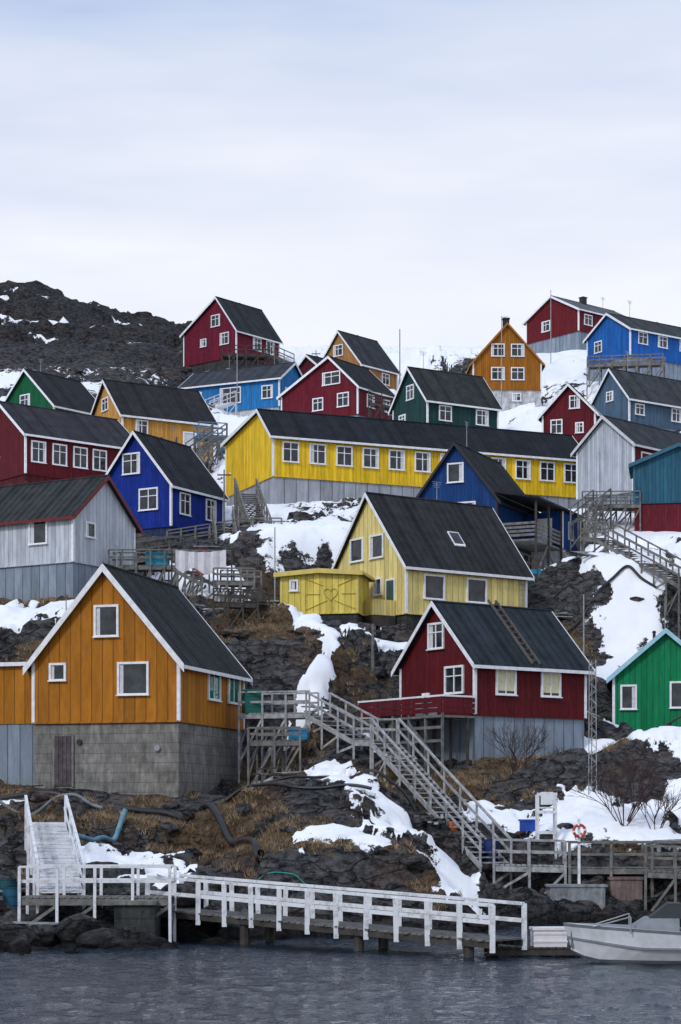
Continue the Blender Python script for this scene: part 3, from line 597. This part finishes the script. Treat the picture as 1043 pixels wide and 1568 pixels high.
b.box(7.75,8.45,76.85,77.5,4.3,4.36,WOODW); b.box(7.85,8.35,76.8,76.84,4.45,4.95,WOODW); b.obj('wooden_stand')
b=MB(); OR=plain('orange_plastic',(.5,.06,.03),.45,.2); n1=20; nn=8; c=(9.05,74.25,3.45); vs=[];fs=[]
for i in range(n1):
    a=2*math.pi*i/n1
    for j in range(nn):
        t=2*math.pi*j/nn; rr=.22+.055*math.cos(t); vs.append((c[0]+rr*math.cos(a),c[1]+.055*math.sin(t),c[2]+rr*math.sin(a)))
for i in range(n1):
    for j in range(nn): fs.append((i*nn+j,((i+1)%n1)*nn+j,((i+1)%n1)*nn+(j+1)%nn,i*nn+(j+1)%nn))
for k in range(n1): b.add([vs[f] for jj in range(nn) for f in fs[k*nn+jj]],[(4*j,4*j+1,4*j+2,4*j+3) for j in range(nn)],WHITE if k%5==0 else OR)
b.box(9.0,9.1,74.32,74.42,1.2,3.9,WOODW); b.obj('lifebuoy')
def pole(name,x,y,h_,r_=.07,arm=True,base=None):
    z=gz(x,y) if base is None else base
    b=MB(); b.cyl((x,y,z-.4),(x,y,z+h_),r_,r_*.7,WOOD if r_>.05 else STEEL)
    if arm:
        b.beam((x-.45,y,z+h_-.35),(x+.45,y,z+h_-.35),.07,.08,WOODD)
        for dx in (-.4,0,.4): b.cyl((x+dx,y,z+h_-.31),(x+dx,y,z+h_-.18),.035,.035,WHITE,6)
    b.obj(name)
pole('flag_pole',-3.75,112,5.2,.045,False); pole('utility_pole',1.6,97,2.4,.09,True); pole('utility_pole',5.6,185,8,.06,False); pole('flag_pole',15.2,185,9.5,.05,False)
pole('utility_pole',-7.6,128,6,.06,True); pole('flag_pole',17.6,133,5,.05,False); pole('flag_pole',-13.3,95,6,.035,False); pole('flag_pole',13.4,108,4,.05,False)
pole('flag_pole',-12.2,112,5,.05,False); pole('utility_pole',-2.5,200,5,.06,True); pole('flag_pole',22,205,8,.05,False); pole('flag_pole',-9.5,180,7,.05,False); pole('flag_pole',-6,108,3.5,.04,False)
b=MB(); mx,my=10.6,82.5; z0=gz(mx,my)
for (dx,dy) in ((-.17,-.1),(.17,-.1),(0,.2)): b.cyl((mx+dx,my+dy,z0-.3),(mx+dx*.8,my+dy*.8,z0+5.6),.022,.018,STEEL,5)
for i in range(18):
    z=z0+i*.31; s=1 if i%2 else -1; b.cyl((mx-.17*s,my-.1,z),(mx+.17*s,my-.1,z+.31),.012,.012,STEEL,4); b.cyl((mx-.17*s,my-.1,z),(mx,my+.2,z+.31),.012,.012,STEEL,4)
b.obj('lattice_mast')
def tube(name,pts,rad,m,lift=.1):
    cu=bpy.data.curves.new(name,'CURVE'); cu.dimensions='3D'; cu.bevel_depth=rad; cu.bevel_resolution=3; sp=cu.splines.new('NURBS')
    P=[]
    for i in range(len(pts)-1):
        for t in np.linspace(0,1,5)[:-1]: P.append((pts[i][0]*(1-t)+pts[i+1][0]*t,pts[i][1]*(1-t)+pts[i+1][1]*t))
    P.append(pts[-1]); sp.points.add(len(P)-1)
    for i,(x,y) in enumerate(P): sp.points[i].co=(x,y,max(gz(x,y),gz(x,y-.4),gz(x-.3,y))+rad+lift,1)
    sp.use_endpoint_u=True; sp.order_u=4; cu.materials.append(m); o=bpy.data.objects.new(name,cu); COL.objects.link(o)
tube('black_water_pipe',[(-15,82),(-11.5,80.8),(-8.8,79.6),(-6.3,78.2),(-4.9,75.5),(-3.2,71),(-2.8,69)],.13,BLACK,.16)
tube('blue_pipe',[(-10.4,70.5),(-9.6,72.5),(-8.9,74.5),(-8.3,75.6)],.10,plain('blue_pipe_plastic',(.13,.27,.36)),.25)
tube('grey_pipe',[(-14,80),(-11.5,78.6),(-9.4,77.8)],.07,plain('pale_pipe',(.16,.18,.2)),.1)
tube('black_hose',[(-4.5,76.8),(-2,77.5),(1.2,76.4)],.07,BLACK); tube('black_hose',[(-3.2,79.5),(-.5,79.6),(1.5,78.4),(3,78.4)],.06,BLACK)
tube('black_hose',[(10.5,112),(13,111),(16.5,113),(18,111.5)],.08,BLACK)
tube('green_rope',[(-12,66),(-10.5,65),(-9,64.5)],.04,plain('green_rope_fibre',(.03,.25,.2)),.05); tube('green_rope',[(-3.2,68),(-1.5,67.5),(0,66.8),(1,66.5)],.025,plain('green_rope_fibre',(.03,.25,.2)),.02)
def bush(name,x,y,H_,n,seed,spread=1.0):
    r=random.Random(seed); b=MB(); z=gz(x,y)-.1; BK=plain('bark',(.06,.037,.034),.9)
    def br(p,d,l,rad,dep):
        q=p+d*l; b.cyl(p,q,rad,rad*.65,BK,3)
        if dep==0: return
        for k in range(r.choice([2,3,3])):
            nd=(d+Vector((r.uniform(-.7,.7),r.uniform(-.7,.7),r.uniform(-.2,.55)))).normalized()
            br(p+d*l*r.uniform(.55,1),nd,l*r.uniform(.65,.9),rad*.65,dep-1)
    for i in range(n):
        a=r.uniform(0,6.28); d=Vector((math.cos(a)*.6*spread,math.sin(a)*.5*spread,1)).normalized()
        br(Vector((x+math.cos(a)*.15,y+math.sin(a)*.15,z)),d,H_*.34,.028,4)
    b.obj(name)
bush('leafless_bush',11.3,78.2,3.3,12,3,1.2); bush('leafless_bush',7.7,86.2,2.6,7,8,1.0); bush('leafless_bush',10.4,88,1.6,4,12); bush('leafless_bush',12.6,78.5,2.2,6,14)
# ------------------------------------------------------------------ boat
b=MB(); HW=plain('white_gelcoat',(.60,.62,.64),.35,.15,2,.5); HD=plain('dark_canvas',(.03,.035,.04),.6,.2); HG=plain('grey_hull_paint',(.2,.22,.24),.4,.2,2,.4)
st=[]; ns=16; Lb=6.2
for i in range(ns+1):
    t=i/ns; hb=1.05*(1-(1-min(t/.55,1))**2.2)**.75 if t<.55 else 1.05
    sh_=1.08-.25*min(t/.7,1); kz=.6*(1-min(t/.22,1))**1.6-.25; x=t*Lb
    rake=.55*(1-min(t/.3,1))
    st.append([(x,0,kz),(x+.0,hb*.72,max(.12,kz+.1)),(x-rake*.15,hb*.93,.45+.25*(1-min(t/.3,1))),(x-rake*.35,hb,sh_-.09),(x-rake*.38,hb+.03,sh_),(x,hb-.14,sh_),(x,hb-.16,.42)])
def bp(v,s):
    a=R(-7); x=v[0]; y=v[1]*s; return (6.3+x*math.cos(a)-y*math.sin(a),53.6+x*math.sin(a)+y*math.cos(a),v[2])
for s in (1,-1):
    for i in range(ns):
        for j in range(6):
            m=HW if j in (0,1,2,4) else HG
            b.add([bp(st[i][j],s),bp(st[i+1][j],s),bp(st[i+1][j+1],s),bp(st[i][j+1],s)],[(0,1,2,3)],m)
        u_=[st[i+k2][2] for k2 in (0,1)]
        b.beam(bp((u_[0][0],u_[0][1]+.02,u_[0][2]),s),bp((u_[1][0],u_[1][1]+.02,u_[1][2]),s),.05,.05,HG)
for i in range(ns): b.add([bp(st[i][6],1),bp(st[i+1][6],1),bp(st[i+1][6],-1),bp(st[i][6],-1)],[(0,1,2,3)],HG)
for i in range(5): b.add([bp(st[i][5],1),bp(st[i+1][5],1),bp(st[i+1][5],-1),bp(st[i][5],-1)],[(0,1,2,3)],HG)
b.add([bp(st[ns][j],1) for j in range(6)]+[bp(st[ns][j],-1) for j in range(5,-1,-1)],[tuple(range(12))],HW)
def bx(x0,x1,y0,y1,z0,z1,m,dx=0):
    vs=[(x0,y0,z0),(x1,y0,z0),(x1,y1,z0),(x0,y1,z0),(x0+dx,y0*.85,z1),(x1,y0*.85,z1),(x1,y1*.85,z1),(x0+dx,y1*.85,z1)]
    b.add([bp(v,1) for v in vs],MB.BF,m)
bx(1.4,2.9,-.75,.75,.85,1.25,HG,.6); bx(2.1,2.95,-.62,.62,1.25,1.65,HD,.5); bx(3.2,3.7,-.5,.5,.45,1.1,HD,.05); bx(5.0,6.0,-.5,.5,.5,.95,HG)
bx(6.15,6.55,-.2,.2,.1,1.3,BLACK,.05)
for yy in (-.95,.95):
    b.cyl(bp((.6,yy*.6,1.0),1),bp((1.6,yy,1.3),1),.02,.02,STEEL,5)
    b.cyl(bp((1.6,yy,1.3),1),bp((1.6,yy,.85),1),.02,.02,STEEL,5)
b.obj('motorboat')
b=MB()
for i in range(14): b.beam((4.3+i*.22,56.0,.22),(4.3+i*.22,57.4,.22),.18,.05,WOODD)
b.beam((4.2,56.1,.1),(7.5,56.1,.1),.16,.16,WOODD); b.beam((4.2,57.3,.1),(7.5,57.3,.1),.16,.16,WOODD); b.obj('floating_dock')
def crate(name,x,y,z,sx,sy,sz,col,rot=0,lid=True):
    m=plain('plastic_'+name,col,.5,.1); b=MB(); t=.05
    b.box(-sx/2,sx/2,-sy/2,sy/2,0,.05,m)
    b.box(-sx/2,-sx/2+t,-sy/2,sy/2,.05,sz,m); b.box(sx/2-t,sx/2,-sy/2,sy/2,.05,sz,m); b.box(-sx/2+t,sx/2-t,-sy/2,-sy/2+t,.05,sz-.001,m); b.box(-sx/2+t,sx/2-t,sy/2-t,sy/2,.05,sz-.001,m)
    for k in (.33,.8): b.box(-sx/2-.02,sx/2+.02,-sy/2-.02,-sy/2,sz*k-.03,sz*k+.03,m)
    if lid: b.box(-sx/2-.04,sx/2+.04,-sy/2-.04,sy/2+.04,sz,sz+.07,m)
    o=b.obj(name); o.location=(x,y,z); o.rotation_euler=(0,0,rot)
crate('white_fish_tub',6.0,56.5,.25,.95,.7,.48,(.78,.74,.75),.05)
crate('blue_fish_crate',-10.3,110,18.05,1.2,.8,.65,(.02,.28,.42),.2); crate('green_storage_box',-4.0,88.9,8.65,.8,.7,1.0,(.01,.12,.09),.3)
crate('blue_fish_crate',7.6,79,gz(7.6,79),.6,.5,.4,(.02,.08,.4),.4); crate('blue_fish_crate',-12.2,63,gz(-12.2,63),.8,.6,.6,(.02,.12,.3),.4,False); crate('orange_fish_crate',4.4,78.2,gz(4.4,78.2),.5,.4,.35,(.6,.15,.03),1,False)
crate('blue_fish_crate',11.5,119.6,gz(11.5,119.6)+.1,1.4,.8,.6,(.02,.3,.5),.1); crate('white_fish_tub',-6.2,106,gz(-6.2,106),1,.8,.6,(.6,.6,.62),.6); crate('blue_fish_crate',-1.9,87,7.4,.7,.5,.4,(.03,.25,.45),.4)
crate('red_fish_crate',-8.2,112.4,gz(-8.2,112.4),.7,.5,.4,(.4,.03,.03),.4); crate('blue_fish_crate',15.2,92.6,gz(15.2,92.6),.8,.5,.5,(.02,.1,.4),.4)
def barrel(name,x,y,col):
    b=MB(); m=plain('drum_'+name,col,.45,.2); z=gz(x,y)-.05
    b.cyl((x,y,z),(x,y,z+.9),.29,.29,m,16)
    for k in (.02,.3,.6,.86): b.cyl((x,y,z+k),(x,y,z+k+.04),.31,.31,m,16)
    b.obj(name)
barrel('oil_drum',5.9,76.9,(.015,.03,.14)); barrel('oil_drum',-11.6,64.2,(.03,.03,.04)); barrel('oil_drum',-10.9,64.9,(.02,.1,.16)); barrel('oil_drum',8.8,112.6,(.02,.2,.3)); barrel('oil_drum',-5.6,92.5,(.01,.1,.08)); barrel('oil_drum',-11.3,66.6,(.015,.08,.1)); barrel('oil_drum',-7.9,113.6,(.2,.03,.02))
b=MB()
for x in (-9.0,-5.8): b.cyl((x,104.5,gz(x,104.5)-.3),(x,104.5,18.3),.05,.05,WOODD,6)
b.cyl((-9,104.5,18.2),(-5.8,104.5,18.15),.012,.012,STEEL,4)
CL=plain('white_cloth',(.66,.64,.68),.8,.15); nn=16
vs=[(-8.8+2.7*i/nn,104.5+.09*math.sin(i*1.9),18.2-.12*math.sin(math.pi*i/nn)-(.0 if j==0 else .95+.16*math.sin(i*.8)+.2*(i/nn))*j/4) for i in range(nn+1) for j in range(5)]
b.add(vs,[(i*5+j,(i+1)*5+j,(i+1)*5+j+1,i*5+j+1) for i in range(nn) for j in range(4)],CL); b.obj('laundry_line')
def pile(x,y,n,l,an,seed):
    r=random.Random(seed); b=MB(); z=gz(x,y)
    for i in range(n):
        a=an+r.uniform(-.35,.35); ox,oy=r.uniform(-.5,.5),r.uniform(-.3,.3); c=Vector((x+ox,y+oy,z+.1+r.uniform(0,.35))); dd=Vector((math.cos(a),math.sin(a),r.uniform(-.1,.1)))*l/2
        b.beam(c-dd,c+dd,r.uniform(.1,.25),.06,r.choice([WOOD,WOODD,WG]))
    b.obj('timber_pile')
for i,(x,y,n,l,an) in enumerate([(-2.6,80.5,5,1.2,.1),(3.6,77.8,8,1.5,1.2),(-4.4,101.5,9,1.8,.2),(-6.4,103.2,8,2,.5),(12.5,113,7,2.5,.1),(-3,112.5,8,2.2,.1),(-9,61.0,6,1.5,.4),(13.2,77.2,7,1.8,.2),(6.8,91.5,5,1.5,.3),(-11.5,66.4,7,1.6,.2),(17,104,5,2,.3),(-8,115,7,2,.6),(-5.4,97.3,5,1.4,.4),
    (-5.2,106.5,9,2.2,.3),(-9.8,113.5,8,2,.1),(14.2,115,6,2,.7),(9.5,114.5,7,2,.2),(-1,92,6,1.4,.5),(9.5,91.8,6,1.6,.3),(-13,84,5,1.5,.1)]): pile(x,y,n,l,an,i)
# ------------------------------------------------------------------ water
wy_=np.array(seg(-800,24,60)+seg(24,78,.1)+seg(78,140,6)); wx_=np.array(seg(-2500,-16,100)+seg(-16,16,.1)+seg(16,2500,100))
WX,WY=np.meshgrid(wx_,wy_); fx=WX.ravel(); fy=WY.ravel()
am=ss(20,30,fy)*ss(90,70,fy)*ss(16,14.5,np.abs(fx)); am=am*(.55+.45*ss(-.3,.4,fbm(fx*.35,fy,6,2)))
wz=am*(fbm(fx*.9+fy*.25,fy*.8,1.5,2)*.035+fbm(fx+33,fy*.8+fx*.15,.6,2)*.055)
WV=np.stack([fx,fy,wz],1); idx=np.arange(len(fx)).reshape(len(wy_),len(wx_)); WF=np.stack([idx[:-1,:-1].ravel(),idx[:-1,1:].ravel(),idx[1:,1:].ravel(),idx[1:,:-1].ravel()],1)
b=gridmesh('sea_water',WV,WF); wo=bpy.data.objects.new('sea_water',b); COL.objects.link(wo)
g=G('sea_water_surface'); h2=g.noise(3.6,3,.65)
b.materials.append(g.out((.010,.022,.040),.03,g.bump(h2,1.0,.10),.5)); g.b.inputs['IOR'].default_value=1.33
# ------------------------------------------------------------------ world, sun, camera
w=bpy.data.worlds.new('World'); sc.world=w; w.use_nodes=True; nt=w.node_tree; bg=nt.nodes['Background']
g=G.__new__(G); g.nt=nt; g.tc=None; g.b=None
sky=nt.nodes.new('ShaderNodeTexSky'); sky.sky_type='NISHITA'; sky.sun_disc=False; sky.sun_elevation=R(38); sky.sun_rotation=R(215)
tc=nt.nodes.new('ShaderNodeTexCoord'); o=g.xyz(tc.outputs['Generated'])
n1=g.noise(2.2,4,.55,vec=tc.outputs['Generated'],sc3=(1.2,1.2,6)); n2=g.noise(6,3,.5,vec=tc.outputs['Generated'],sc3=(1,1,5))
grad=g.mr(g.M('ADD',g.M('SUBTRACT',o[2],g.M('MULTIPLY',o[0],.10)),g.M('MULTIPLY',g.M('SUBTRACT',n1,.5),.32)),.23,.39)
cl=g.mix(grad,(9.6,9.8,10.5),(5.3,6.4,8.8)); cl=g.mix(g.mr(n2,.4,.7,0,.3),cl,(7.7,8.3,9.8))
c=g.mix(.94,sky.outputs[0],cl); nt.links.new(c,bg.inputs[0]); bg.inputs[1].default_value=.10
sd=bpy.data.lights.new('sun','SUN'); sd.energy=1.45; sd.angle=R(11); sd.color=(1,.98,.95); so=bpy.data.objects.new('sun',sd); COL.objects.link(so)
az=R(215); el=R(38); D=Vector((math.sin(az)*math.cos(el),math.cos(az)*math.cos(el),math.sin(el))); so.rotation_euler=D.to_track_quat('Z','Y').to_euler()
cd=bpy.data.cameras.new('camera'); cam=bpy.data.objects.new('camera',cd); COL.objects.link(cam); cam.location=(0,0,4); cam.rotation_euler=(R(90),0,0)
cd.lens=68.9; cd.sensor_width=36; cd.shift_y=.297; cd.clip_end=6000; cd.clip_start=.5; sc.camera=cam
sc.view_settings.view_transform='Standard'; sc.view_settings.look='None'; sc.view_settings.exposure=0
